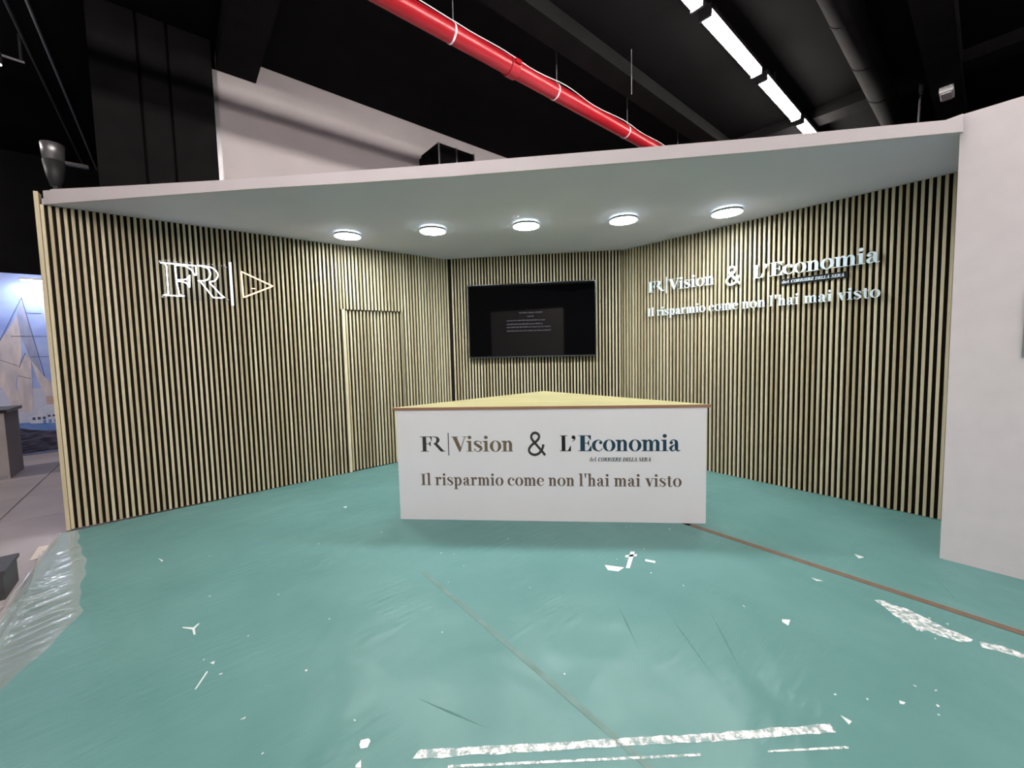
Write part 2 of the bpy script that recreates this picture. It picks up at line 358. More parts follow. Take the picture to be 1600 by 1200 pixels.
# ------------------------------------------------------------------ ship mural, at the far left
mur = empty('mural_banner', tuple(Matrix.Rotation(HALL, 4, 'Z') @ Vector((-1.6, 9.0, -.02))), HALL)
tag(mur, 'printed mural of sailing ships on blue sea at far left', 'mural')
MU = {
 'sail_a': [(-1.885, 1.667), (-1.768, 1.898), (-1.708, 2.038), (-1.694, 1.754), (-1.699, 1.461), (-1.79, 1.025), (-1.756, 0.82), (-1.744, 0.64), (-1.824, 0.65), (-1.882, 0.905), (-1.95, 1.06), (-1.99, 1.3)],
 'sail_b': [(-1.707, 2.045), (-1.648, 2.287), (-1.629, 2.15), (-1.576, 1.636), (-1.53, 1.217), (-1.502, 1.125), (-1.621, 1.4), (-1.694, 1.754)],
 'sail_c': [(-1.664, 1.49), (-1.617, 1.385), (-1.63, 1.014), (-1.649, .614), (-1.736, .624), (-1.776, 1.024), (-1.74, 1.272)],
 'sail_d': [(-1.617, 1.385), (-1.502, 1.125), (-1.418, 1.012), (-1.393, .923), (-1.398, .847), (-1.51, .842), (-1.577, 1.104)],
 'sail_e': [(-1.456, 2.418), (-1.435, 2.279), (-1.396, 1.967), (-1.38, 1.726), (-1.402, 1.726), (-1.441, 1.966), (-1.455, 2.203)]}
def printmat(name, lo, hi, scale, st=(1, 1, 1), p0=.3, p1=.7):
    m, t, p = nt(name); tc = t.nodes.new('ShaderNodeTexCoord'); mp = t.nodes.new('ShaderNodeMapping'); mp.inputs['Scale'].default_value = st
    n = t.nodes.new('ShaderNodeTexNoise'); n.inputs['Scale'].default_value = scale; n.inputs['Detail'].default_value = 4; r = t.nodes.new('ShaderNodeValToRGB')
    r.color_ramp.elements[0].color = (*lo, 1); r.color_ramp.elements[1].color = (*hi, 1); r.color_ramp.elements[0].position = p0; r.color_ramp.elements[1].position = p1
    L(t, tc.outputs['Object'], mp.inputs[0]); L(t, mp.outputs[0], n.inputs['Vector']); L(t, n.outputs['Fac'], r.inputs[0]); L(t, r.outputs[0], p.inputs['Base Color']); p.inputs['Roughness'].default_value = .45
    return m
sky = printmat('print_sky', (.19, .28, .74), (.44, .54, .90), 1.6, (1, 1, 1.4))
sailm = printmat('print_sail', (.42, .40, .50), (.74, .64, .66), 4, (3, 1, .7)); sailg = printmat('print_sail_shade', (.22, .26, .48), (.40, .42, .62), 4, (3, 1, .7))
seam = printmat('print_sea', (.018, .020, .045), (.13, .13, .21), 4, (1.5, 1, 9), .4, .65)
haze = printmat('print_haze', (.46, .50, .72), (.62, .64, .80), 3)
hullm = printmat('print_hull', (.10, .22, .62), (.22, .36, .76), 5, (1, 1, 3)); cabm = printmat('print_cabin', (.50, .56, .78), (.70, .72, .84), 8)
deckm = printmat('print_deckhouse', (.45, .28, .26), (.62, .45, .44), 8); rigm = plain('print_line', (.07, .08, .16), .6)
panel = MB().box(-1.6, 0, 0, 1.4, .06, 2.63).build('panel', sky, mur)
def art(name, pts, mat, y):
    b = MB(); n = len(pts); q = [(x + 1.6, z) for x, z in pts]
    area = sum(q[i][0] * q[(i + 1) % n][1] - q[(i + 1) % n][0] * q[i][1] for i in range(n))
    if area < 0: q.reverse()
    b.add([(x, -y, z) for x, z in q], [tuple(range(n))]); return b.build(name, mat, panel)
art('printed_horizon_haze', [(-3.2, .45), (.2, .40), (.2, .95), (-3.2, .98)], haze, .001)
art('printed_sea', [(-3.2, .02), (.2, .02), (.2, .40), (-3.2, .50)], seam, .0015)
art('printed_sail', MU['sail_e'], sailm, .002); art('printed_sail', MU['sail_b'], sailg, .002); art('printed_sail', MU['sail_a'], sailm, .003)
art('printed_sail', MU['sail_d'], sailm, .003); art('printed_sail', MU['sail_c'], sailm, .004)
art('printed_hull', [(-1.831, .473), (-1.683, .468), (-1.2, .412), (-1.2, .30), (-1.391, .31), (-1.544, .327), (-1.69, .363), (-1.831, .414)], hullm, .002)
cabp = art('printed_cabin', [(-1.707, .546), (-1.607, .579), (-1.582, .667), (-1.499, .711), (-1.2, .72), (-1.2, .412), (-1.684, .453)], cabm, .003)
for k in range(9): art('printed_window', [(-1.66 + k * .05, .50 + (.03 if k > 2 else 0)), (-1.63 + k * .05, .50 + (.03 if k > 2 else 0)), (-1.63 + k * .05, .56 + (.0 if k > 2 else -.02)), (-1.66 + k * .05, .56 + (.0 if k > 2 else -.02))], rigm, .004)
for k in range(5): art('printed_arch', [(-1.56 + k * .055, .44), (-1.53 + k * .055, .44), (-1.53 + k * .055, .49), (-1.56 + k * .055, .49)], hullm, .004)
art('printed_deckhouse', [(-1.511, .827), (-1.2, .87), (-1.2, .721), (-1.503, .719)], deckm, .0035)
def rig(a, b_, wd=.007):
    dx, dz = b_[0] - a[0], b_[1] - a[1]; l = sqrt(dx * dx + dz * dz); nx, nz = -dz / l * wd / 2, dx / l * wd / 2
    art('printed_rigging', [(a[0] + nx, a[1] + nz), (b_[0] + nx, b_[1] + nz), (b_[0] - nx, b_[1] - nz), (a[0] - nx, a[1] - nz)], rigm, .0045)
for a, b_ in (((-1.99, 1.40), (-1.648, 2.287)), ((-1.648, 2.287), (-1.501, 1.14)), ((-1.625, 2.07), (-1.469, 2.069)), ((-1.784, 1.732), (-1.421, 1.733)), ((-1.619, 1.43), (-1.401, 1.431)), ((-1.904, 1.395), (-1.743, 1.301)), ((-1.752, 1.162), (-1.636, 1.11)), ((-1.74, 1.272), (-1.664, 1.49))): rig(a, b_)
e = empty('picture_lamp', tuple(Matrix.Rotation(HALL, 4, 'Z') @ Vector((-1.50, 8.80, 2.50))), HALL); tag(e, 'lit lamp clipped to the top edge of the ship mural', 'lamp')
MB().tube([(0, .19, .03), (0, .0, .03)], .008, 8).build('arm', M['steel'], e)
MB().box(-.11, -.04, .0, .11, .04, .03).build('head', M['steel'], e)
MB().box(-.10, -.035, -.008, .10, .035, .0).build('led_panel', emit('picture_lamp_light', (.86, .92, 1.0), 200), e)
# pale cabinet and dark crate at the left edge
e = empty('display_cabinet', tuple(Matrix.Rotation(HALL, 4, 'Z') @ Vector((-1.56, 7.30, -.02))), HALL); tag(e, 'pale grey pedestal with black top standing before the mural', 'pedestal')
MB().box(-.62, 0, 0, 0, .55, .78).build('body', M['hallwall'], e)
MB().box(-.65, -.03, .78, .03, .58, .815).build('top', M['tvbody'], e)
MB().box(-.60, -.003, -.0, -.02, 0, .05).build('plinth', M['steel'], e)
for k in range(3):
    MB().tube([(-.6 + q * .06, -.006, .14 + .12 * k + .05 * (q / 9.0) ** 2) for q in range(10)], .006, 6).build('relief_line', M['steel'], e)
e = empty('crate', tuple(Matrix.Rotation(HALL, 4, 'Z') @ Vector((-.835, 3.60, -.016))), HALL); tag(e, 'dark grey crate on the hall floor at the left edge', 'crate')
MB().box(-.40, 0, 0, 0, .26, .15).build('body', M['dark'], e)
MB().box(-.41, -.01, .15, .01, .27, .172).build('lid', M['dark'], e)
MB().box(-.41, -.008, .05, .005, 0, .065).build('rib', M['dark'], e)

# ------------------------------------------------------------------ the stand: slatted walls
PITCH_S, SW, SD = .04, .0186, .022
def slat_mesh(z0, z1, w_=SW, d_=SD):
    c = .0018; prof = [(-w_ / 2, d_), (-w_ / 2, c), (-w_ / 2 + c, 0), (w_ / 2 - c, 0), (w_ / 2, c), (w_ / 2, d_)]
    n = 6; v = [(x, y, z0) for x, y in prof] + [(x, y, z1) for x, y in prof]
    f = [(i, (i + 1) % n, n + (i + 1) % n, n + i) for i in range(n)] + [tuple(range(n - 1, -1, -1)), tuple(range(n, 2 * n))]
    m = mesh('slat', v, f); m.materials.append(M['slat']); return m
full = slat_mesh(.004, HC - .002)
DOOR_H, OFF = 1.845, .0227
head = slat_mesh(DOOR_H, HC - .002); dslat = slat_mesh(.006, DOOR_H - .006)
LA = atan2(.6189, .7855); BA = atan2(-.1314, .9913); RA = atan2(-.7614, .6483)
# left wall
LO = (-3.5266, 3.1269, 0)
b = MB(); b.box(-.012, SD, 0, 2.15, .065, HC); b.box(2.15, SD, DOOR_H, 2.875, .065, HC); b.box(2.875, SD, 0, 3.56, .065, HC)
wl = b.build('wall_left', M['backing'], loc=LO, rz=LA); tag(wl, 'slatted wooden wall on the left with the neon sign', kind='structure')
for i in range(0, 54): link('slat', full, None, wl, (i * PITCH_S, 0, 0))
for i in range(55, 71): link('slat', head, None, wl, (i * PITCH_S + OFF, 0, 0))
for i in range(71, 88): link('slat', full, None, wl, (i * PITCH_S + OFF, 0, 0))
MB().box(2.158, -.0005, .004, 2.189, .06, DOOR_H).build('door_jamb', M['slat'], wl)
MB().box(2.8535, 0, .004, 2.8725, .09, DOOR_H).build('door_jamb', M['slat'], wl)
for x in (2.1545, 2.1885): link('slat', head, None, wl, (x, 0, 0))
MB().box(-.036, 0, 0, -.0125, .09, 2.638).build('end_board', M['slat'], wl)
dr = MB().box(2.193, .056, .004, 2.853, .078, DOOR_H - .004).build('door_1', M['backing'], loc=LO, rz=LA); tag(dr, 'flush slatted door set into the left wall', kind='structure')
for i in range(55, 71): link('slat', dslat, None, dr, (i * PITCH_S + OFF - .006, .034, 0))
# centre wall
BO = (-.711, 5.2743, 0)
wc = MB().box(-.07, SD, 0, 2.14, .065, HC).build('wall_center', M['backing'], loc=BO, rz=BA); tag(wc, 'slatted wooden end wall behind the television', kind='structure')
for i in range(0, 54): link('slat', full, None, wc, (i * PITCH_S, 0, 0))
# right wall
RO = (1.4246, 5.0323, 0)
wr = MB().box(-.05, SD, 0, 2.80, .065, HC).build('wall_right', M['backing'], loc=RO, rz=RA); tag(wr, 'slatted wooden wall on the right with white lettering', kind='structure')
for i in range(-1, 70): link('slat', full, None, wr, (i * PITCH_S, 0, 0))
# white block at the right end (a store room), its face parallel to the right wall
blk = MB().box(0, 0, 0, 2.0, .80, 2.652).build('wall_block', M['wallpaint'], loc=(2.6523, 2.4062, 0), rz=RA); tag(blk, 'plain white block wall closing the stand on the right', kind='structure')
br = MB().box(.268, -.010, 1.25, .31, 0, 1.61).build('grey_strip', M['steel'], loc=(2.6523, 2.4062, 0), rz=RA); tag(br, 'grey strip on the white block at the right frame edge', 'bracket')  # plain grey strip set on the block's face
# canopy
A = (-3.53, 3.135); E_ = (2.645, 2.385)
def wpt(o, a, x, y): return (o[0] + x * cos(a) - y * sin(a), o[1] + x * sin(a) + y * cos(a))
BOT = [(0, 2.5456), (.14, 2.545), (.287, 2.540), (.40, 2.528), (.51, 2.5205), (.71, 2.5227), (.83, 2.528), (.944, 2.543), (1, 2.549)]
TOP = [(0, 2.646), (.014, 2.646), (.0142, 2.652), (.12, 2.633), (.287, 2.611), (.47, 2.604), (.60, 2.605), (.71, 2.605), (.83, 2.607), (.944, 2.617), (.985, 2.620), (1, 2.648)]
def lerp_tab(tab, x):
    for (a, p), (b_, q) in zip(tab, tab[1:]):
        if x <= b_: return p + (q - p) * (x - a) / (b_ - a)
    return tab[-1][1]
fl_ = sqrt((E_[0] - A[0]) ** 2 + (E_[1] - A[1]) ** 2); FA = atan2(E_[1] - A[1], E_[0] - A[0])
# canopy: a gently sagging sheet between the front edge and the slatted walls
backp = [wpt(LO, LA, 0, .05), wpt(LO, LA, 1.75, .05), wpt(BO, BA, -.045, .05), wpt(BO, BA, 1.04, .05), wpt(RO, RA, -.02, .05), wpt(RO, RA, 1.4, .05), wpt(RO, RA, 2.81, .05)]
cum = [0]
for p_, q_ in zip(backp, backp[1:]): cum.append(cum[-1] + sqrt((p_[0] - q_[0]) ** 2 + (p_[1] - q_[1]) ** 2))
svals = sorted(set([k / 40 for k in range(41)] + [c_ / cum[-1] for c_ in cum])); NS = len(svals); NR = 8
b = MB(); grid = []
for r_ in range(NR + 1):
    fr = r_ / NR
    for sv in svals:
        d_ = sv * cum[-1]; k = max(0, min(len(backp) - 2, sum(1 for c_ in cum if c_ <= d_ + 1e-9) - 1)); tt = (d_ - cum[k]) / (cum[k + 1] - cum[k])
        bx, by = backp[k][0] + (backp[k + 1][0] - backp[k][0]) * tt, backp[k][1] + (backp[k + 1][1] - backp[k][1]) * tt
        fx, fy = A[0] + (E_[0] - A[0]) * sv, A[1] + (E_[1] - A[1]) * sv
        grid.append((fx + (bx - fx) * fr, fy + (by - fy) * fr, HC + (lerp_tab(BOT, sv) - HC) * max(0, 1 - fr * 2.6) ** 1.5))
b.v = grid + [(x, y, z + .045) for x, y, z in grid]; n_ = len(grid)
for r_ in range(NR):
    for k in range(NS - 1):
        a = r_ * NS + k; q = (a, a + 1, a + NS + 1, a + NS); b.f.append(q[::-1]); b.f.append(tuple(i + n_ for i in q))
ring = list(range(NS)) + [r_ * NS + NS - 1 for r_ in range(1, NR + 1)] + [NR * NS + k for k in range(NS - 2, -1, -1)] + [r_ * NS for r_ in range(NR - 1, 0, -1)]
for p_, q_ in zip(ring, ring[1:] + ring[:1]): b.f.append((p_, q_, q_ + n_, p_ + n_))
can = b.build('ceiling', M['ceil'], smooth=False); tag(can, 'pale canopy ceiling over the stand with round lamps', kind='structure')
b = MB(); ss = sorted(set([k / 36 for k in range(37)] + [q[0] for q in BOT + TOP])); N_ = len(ss)
for sv in ss:
    x = max(.02, sv * fl_) if sv < 1 else fl_ - .004
    zb, zt = lerp_tab(BOT, sv) - .001, lerp_tab(TOP, sv)
    b.v += [(x, -.002, zb), (x, .022, zb), (x, .022, zt), (x, -.002, zt)]
for k in range(N_ - 1):
    for a_ in range(4): b.f.append((k * 4 + a_, k * 4 + (a_ + 1) % 4, k * 4 + 4 + (a_ + 1) % 4, k * 4 + 4 + a_)[::-1])
b.f += [(0, 1, 2, 3), tuple((N_ - 1) * 4 + i for i in (3, 2, 1, 0))]
fas = b.build('trim_1', M['fascia'], loc=(A[0], A[1], 0), rz=FA); tag(fas, 'white fascia board along the front of the canopy', kind='structure')

# round lamps
LAMPS = [((-1.5657, 4.0472), 'round lamp nearest the neon sign on the left'), ((-.7035, 3.947), 'second round lamp from the left under the canopy'), ((.1948, 3.8577), 'middle round lamp of the five under the canopy'), ((1.0836, 3.7567), 'second round lamp from the right under the canopy'), ((1.9576, 3.6138), 'round lamp nearest the white wall lettering')]
LR = .125
rim_me = MB().lathe([(LR - .004, -.036), (LR, -.034), (LR, -.014), (LR - .02, -.012)], 40, capb=False); rim_me = mesh('rim', rim_me.v, rim_me.f, False); rim_me.materials.append(M['lamp_rim'])
dif_me = MB().lathe([(LR - .004, -.037), (LR - .004, -.030)], 40); dif_me = mesh('diffuser', dif_me.v, dif_me.f); dif_me.materials.append(M['disc'])
hal_me = MB().lathe([(LR - .03, -.0115), (LR - .03, -.004)], 40); hal_me = mesh('backlight', hal_me.v, hal_me.f); hal_me.materials.append(M['halo'])
for (x, y), lab in LAMPS:
    e = empty('ceiling_lamp', (x, y, HC)); tag(e, 'lit ' + lab, 'ceiling lamp', 'round lamps under the canopy')
    link('rim', rim_me, None, e); link('diffuser', dif_me, None, e); link('backlight', hal_me, None, e)
    MB().lathe([(.03, -.012), (.03, 0)], 16).build('mount', M['lamp_rim'], e)

# ------------------------------------------------------------------ lettering
def spline(pts, n=7):
    out = []; P = [pts[0]] + list(pts) + [pts[-1]]
    for i in range(1, len(P) - 2):
        for k in range(n):
            t = k / n; q = []
            for c in range(3):
                a, b_, c_, d_ = P[i - 1][c], P[i][c], P[i + 1][c], P[i + 2][c]
                q.append(.5 * (2 * b_ + (c_ - a) * t + (2 * a - 5 * b_ + 4 * c_ - d_) * t * t + (3 * b_ - a - 3 * c_ + d_) * t ** 3))
            out.append(q)
    out.append(list(pts[-1])); return out
def R_(x0, y0, x1, y1): return ('P', [(x0, y0), (x1, y0), (x1, y1), (x0, y1)])
def P_(*p): return ('P', list(p))
def S_(*p): return ('S', list(p))
def D_(x, y, r): return ('P', [(x + r * cos(2 * pi * k / 20), y + r * sin(2 * pi * k / 20)) for k in range(20)])
def O_(cx, cy, rx, ry, ix, iy): return ('O', (cx, cy, rx, ry, ix, iy))
def ser(x0, x1, y=0, h=.028): return R_(x0, y, x1, y + h)
T = .03
def flag(x0, x1, y): return P_((x0, y - .035), (x1, y - .09), (x1, y), (x0, y - .008))
def arch(dx): return [S_((.18 + dx, .37, .03), (.25 + dx, .465, .05), (.33 + dx, .455, .10), (.375 + dx, .36, .13), (.375 + dx, .2, .13), (.375 + dx, 0, .13)), ser(.27 + dx, .48 + dx)]
stem = lambda h: [R_(.07, 0, .2, h), ser(0, .27)]
G = {
 'I': (.36, [R_(.09, 0, .24, .7), ser(0, .33, .672), ser(0, .33)]),
 'l': (.29, stem(.76) + [flag(0, .08, .76)]),
 'i': (.29, stem(.5) + [flag(0, .08, .5), D_(.135, .66, .082)]),
 'r': (.42, stem(.5) + [flag(0, .08, .5), S_((.19, .34, .03), (.23, .44, .045), (.31, .49, .06), (.37, .45, .03)), D_(.335, .425, .068)]),
 's': (.41, [S_((.335, .35, .03), (.30, .45, .03), (.20, .488, .035), (.10, .46, .075), (.075, .38, .11), (.18, .29, .13), (.30, .20, .13), (.33, .11, .10), (.23, .015, .045), (.13, .018, .03), (.05, .14, .03)), P_((.33, .33), (.35, .33), (.35, .5), (.325, .47)), P_((.035, .16), (.055, .16), (.06, .03), (.035, 0))]),
 'p': (.55, [R_(.07, -.24, .2, .5), ser(0, .28, -.24), flag(0, .08, .5), S_((.19, .38, .03), (.26, .475, .045), (.37, .44, .10), (.43, .25, .135), (.37, .06, .10), (.26, .015, .045), (.19, .09, .03))]),
 'a': (.47, [D_(.105, .365, .066), S_((.07, .40, .03), (.13, .47, .035), (.22, .48, .05), (.29, .42, .11), (.305, .3, .13), (.305, .13, .13), (.34, .03, .075), (.40, .012, .04), (.45, .05, .025)), S_((.30, .285, .03), (.18, .245, .05), (.09, .14, .12), (.12, .03, .07), (.20, .022, .04), (.29, .10, .03))]),
 'n': (.52, stem(.5) + [flag(0, .08, .5)] + arch(0)),
 'm': (.77, stem(.5) + [flag(0, .08, .5)] + arch(0) + arch(.25)),
 'h': (.52, stem(.76) + [flag(0, .08, .76)] + arch(0)),
 'o': (.51, [O_(.25, .25, .245, .262, .108, .236)]),
 'c': (.44, [D_(.345, .375, .066), S_((.40, .40, .03), (.32, .475, .032), (.21, .478, .05), (.10, .38, .12), (.07, .25, .137), (.10, .12, .12), (.21, .022, .05), (.32, .022, .03), (.41, .13, .025))]),
 'e': (.46, [R_(.11, .256, .40, .284), S_((.385, .265, .05), (.37, .39, .095), (.25, .488, .035), (.12, .42, .095), (.07, .25, .137), (.10, .12, .12), (.21, .018, .05), (.32, .025, .03), (.42, .14, .025))]),
 'v': (.49, [P_((.04, .5), (.20, .5), (.335, .10), (.275, -.012), (.235, -.012)), P_((.245, 0), (.28, 0), (.445, .5), (.415, .5)), ser(0, .25, .472), ser(.35, .49, .472)]),
 't': (.34, [R_(.08, .1, .21, .62), S_((.145, .12, .13), (.17, .035, .085), (.25, .012, .04), (.33, .08, .025)), ser(0, .31, .472)]),
 'd': (.56, [R_(.33, 0, .46, .76), ser(.33, .54), flag(.25, .34, .76), S_((.34, .38, .03), (.27, .475, .045), (.16, .44, .10), (.10, .25, .135), (.16, .06, .10), (.27, .015, .045), (.34, .09, .03))]),
 "'": (.19, [P_((.06, .5), (.11, .5), (.145, .77), (.025, .77))]),
 '’': (.24, [D_(.12, .615, .085), S_((.17, .62, .08), (.185, .55, .045), (.13, .47, .03), (.04, .435, .018))]),
 'V': (.66, [P_((.05, .7), (.235, .7), (.435, .12), (.375, -.012), (.335, -.012)), P_((.345, 0), (.385, 0), (.615, .7), (.58, .7)), ser(0, .30, .675, .025), ser(.50, .69, .675, .025)]),
 'L': (.50, [R_(.08, 0, .25, .7), ser(0, .34, .672), ser(0, .5), P_((.5, 0), (.5, .24), (.475, .24), (.36, .02))]),
 'E': (.55, [R_(.08, 0, .26, .7), ser(0, .50, .672), ser(0, .52), R_(.25, .345, .40, .373), P_((.5, .7), (.36, .68), (.475, .50), (.5, .50)), P_((.52, 0), (.52, .24), (.495, .24), (.38, .02)), P_((.405, .24), (.43, .24), (.43, .48), (.405, .48), (.35, .36))]),
 '#': (1.0, [R_(.10, 0, .25, .7), ser(0, .47, .674, .026), ser(.02, .34), P_((.475, .7), (.37, .69), (.43, .60), (.452, .48), (.475, .48)), R_(.24, .345, .34, .372), P_((.34, .36), (.40, .25), (.425, .25), (.425, .47), (.40, .47)),
            S_((.49, .686, .022), (.58, .682, .032), (.685, .64, .085), (.72, .535, .13), (.66, .41, .085), (.54, .365, .026)), P_((.55, .355), (.685, .375), (.94, .04), (1.0, .028), (1.0, 0), (.82, 0))]),
 'C': (.62, [S_((.56, .50, .04), (.50, .63, .05), (.35, .675, .06), (.16, .56, .15), (.11, .35, .17), (.16, .14, .15), (.34, .025, .06), (.49, .06, .05), (.57, .20, .04)), R_(.53, .46, .57, .69)]),
 'O': (.66, [O_(.33, .35, .32, .362, .15, .30)]),
 'R': (.68, [R_(.08, 0, .25, .7), ser(0, .34, 0, .05), ser(0, .3, .65, .05), S_((.22, .68, .05), (.38, .67, .06), (.48, .58, .15), (.44, .42, .13), (.24, .365, .05)), P_((.30, .37), (.46, .38), (.62, .05), (.68, .05), (.68, 0), (.52, 0))]),
 'D': (.68, [R_(.08, 0, .25, .7), ser(0, .3, 0, .05), ser(0, .3, .65, .05), S_((.22, .675, .05), (.40, .65, .07), (.55, .5, .15), (.57, .35, .17), (.55, .2, .15), (.40, .05, .07), (.22, .025, .05))]),
 'A': (.70, [P_((.30, .72), (.42, .72), (.64, 0), (.46, 0)), P_((.29, .70), (.34, .70), (.12, 0), (.07, 0)), R_(.17, .2, .50, .25), ser(0, .22, 0, .05), ser(.40, .70, 0, .05)]),
 'S': (.56, [S_((.47, .50, .05), (.42, .63, .05), (.28, .675, .06), (.13, .60, .12), (.12, .48, .14), (.27, .37, .15), (.42, .25, .15), (.43, .12, .13), (.28, .025, .06), (.14, .06, .05), (.08, .2, .05)), R_(.44, .47, .48, .69), R_(.05, .01, .09, .22)]),
 '&': (.70, [S_((.66, .0, .085), (.55, .115, .085), (.36, .31, .085), (.20, .475, .085), (.155, .58, .085), (.21, .675, .085), (.32, .70, .085), (.43, .64, .085), (.43, .53, .085), (.32, .42, .085), (.15, .30, .085), (.065, .17, .085), (.12, .06, .085), (.27, .01, .085), (.43, .06, .085), (.55, .19, .085), (.60, .34, .085))]),
}
_gl = {}
def glyph_mesh(ch, sx, sz, th, shear, mat):
    key = (ch, round(sx, 4), round(sz, 4), th, shear, mat.name)
    if key in _gl: return _gl[key]
    b = MB()
    def tr(p): return ((p[0] + shear * p[1]) * sx, p[1] * sz)
    def prism(poly):
        n = len(poly); ar = sum(poly[i][0] * poly[(i + 1) % n][1] - poly[(i + 1) % n][0] * poly[i][1] for i in range(n))
        if ar < 0: poly = poly[::-1]
        q = [tr(p) for p in poly]
        b.add([(x, -th, z) for x, z in q] + [(x, 0, z) for x, z in q], [tuple(range(n)), tuple(range(2 * n - 1, n - 1, -1))] + [(i, n + i, n + (i + 1) % n, (i + 1) % n) for i in range(n)])
    def strip(l, r, closed=False):
        n = len(l); v = [(x, -th, z) for x, z in map(tr, l)] + [(x, -th, z) for x, z in map(tr, r)] + [(x, 0, z) for x, z in map(tr, l)] + [(x, 0, z) for x, z in map(tr, r)]
        f = []
        for i in range(n if closed else n - 1):
            j_ = (i + 1) % n
            f += [(i, n + i, n + j_, j_), (2 * n + j_, 3 * n + j_, 3 * n + i, 2 * n + i), (i, j_, 2 * n + j_, 2 * n + i), (n + j_, n + i, 3 * n + i, 3 * n + j_)]
        if not closed: f += [(0, 2 * n, 3 * n, n), (n - 1, 2 * n - 1, 4 * n - 1, 3 * n - 1)]
        b.add(v, f)
    for kind, dat in G[ch][1]:
        if kind == 'P': prism(dat)
        elif kind == 'S':
            q = spline(dat); l, r = [], []
            for i, (x, y, w_) in enumerate(q):
                a = q[max(0, i - 1)]; c = q[min(len(q) - 1, i + 1)]; dx, dy = c[0] - a[0], c[1] - a[1]; d_ = sqrt(dx * dx + dy * dy) or 1
                l.append((x - dy / d_ * w_ / 2, y + dx / d_ * w_ / 2)); r.append((x + dy / d_ * w_ / 2, y - dx / d_ * w_ / 2))
            strip(l, r)
        else:
            cx, cy, rx, ry, ix, iy = dat; N = 36
            strip([(cx + rx * cos(-2 * pi * k / N), cy + ry * sin(-2 * pi * k / N)) for k in range(N)], [(cx + ix * cos(-2 * pi * k / N), cy + iy * sin(-2 * pi * k / N)) for k in range(N)], True)
    m = mesh('letter', b.v, b.f); m.materials.append(mat); _gl[key] = m; return m
def text(s, x0, x1, base, cap, parent, mat, th, y=0, shear=0, space=.24, track=.0):
    tot = 0
    for i, ch in enumerate(s): tot += space if ch == ' ' else G[ch][0] + track
    last = s[-1]; tot -= track
    sx = (x1 - x0) / tot; sz = cap / .7; x = x0; out = []
    for ch in s:
        if ch == ' ': x += space * sx; continue
        out.append(link('ampersand' if ch == '&' else 'letter', glyph_mesh(ch, sx, sz, th, shear, mat), None, parent, (x, y, base))); x += (G[ch][0] + track) * sx
    return out
def logo(parents, dx, dz, mats, th, y, xs=1.0):
    X = lambda q: q * xs + dx
    text('#', X(.187), X(.391), .558 + dz, .122, parents[0], mats[0], th, y)
    MB().box(X(.414), y - th, .526 + dz, X(.4215), y, .708 + dz).build('divider', mats[0], parents[0])
    text('Vision', X(.441), X(.940), .558 + dz, .120, parents[0], mats[1], th, y)
    text('&', X(1.044), X(1.192), .529 + dz, .176, parents[1], mats[2], th, y)
    text('L’', X(1.298), X(1.423), .560 + dz, .124, parents[2], mats[3], th, y)
    text('Economia', X(1.4395), X(2.2055), .560 + dz, .124, parents[2], mats[4], th, y, track=-.012)
    text('Il risparmio come non l\'hai mai visto', X(.182), X(2.2147), .284 + dz, .092, parents[3], mats[5], th, y, space=.22, track=.015)

# ------------------------------------------------------------------ counter
CA = atan2(-.0893, .996)
ct = empty('reception_counter', (-.9111, 3.1777, 0), CA); tag(ct, 'triangular white reception counter with oak worktop and printed front', 'counter')
CW, AP = 2.392, (1.18, 1.06)
fp = MB().box(0, 0, .0, CW, .02, .892).build('front_panel', M['white'], ct)
def side_panel(p0, p1):
    dx, dy = p1[0] - p0[0], p1[1] - p0[1]; l = sqrt(dx * dx + dy * dy); nx, ny = -dy / l * .018, dx / l * .018
    pts = [p0, p1, (p1[0] + nx, p1[1] + ny), (p0[0] + nx, p0[1] + ny)]
    return MB().prism(pts, 0, .892).build('side_panel', M['white'], ct)
side_panel((CW - .004, .02), (AP[0] + .02, AP[1] - .02)); side_panel((AP[0] - .02, AP[1] - .02), (.004, .02))
wt = MB().prism([(-.029, -.004), (CW + .026, -.004), (1.18, 1.093)], .892, .914).build('worktop', M['top'], ct)
MB().box(-.030, -.0055, .8925, CW + .027, -.004, .9135).build('edge_band', M['band'], wt)
logo([fp] * 4, 0, 0, [M['ink'], M['inkbrown'], M['ink'], M['inkblack'], M['inkblue'], M['inkbrown2']], .0008, 0)
text('del', 1.523, 1.576, .4805, .030, fp, M['ink'], .0008)
text('CORRIERE DELLA SERA', 1.5863, 1.985, .4805, .030, fp, M['inkblack'], .0008, 0, .22, space=.3)

# ------------------------------------------------------------------ white lettering on the right wall
def sign(name, label): return tag(empty(name, RO, RA), label, 'lettering', 'white raised lettering on the right wall')
sg = [sign('wall_lettering', 'white raised letters FR and Vision with a thin divider bar'), sign('wall_lettering', 'white raised ampersand on the right slatted wall'), sign('wall_lettering', 'white raised letters spelling L’Economia on the right wall'), sign('wall_lettering', 'white raised slogan line Il risparmio on the right slatted wall')]
W = M['letter']; SY = -.020
logo(sg, .188, 1.418, [W] * 6, .012, SY, .995)
strip_ = tag(empty('name_strip', RO, RA), 'narrow black strip with white italic lettering under L’Economia', 'sign')
MB().box(1.703, -.014, 1.886, 2.183, -.010, 1.941).build('backing_strip', M['tvbody'], strip_)
text('del', 1.713, 1.772, 1.900, .026, strip_, W, .003, -.014)
text('CORRIERE DELLA SERA', 1.783, 2.160, 1.900, .026, strip_, W, .003, -.014, .22, space=.3)
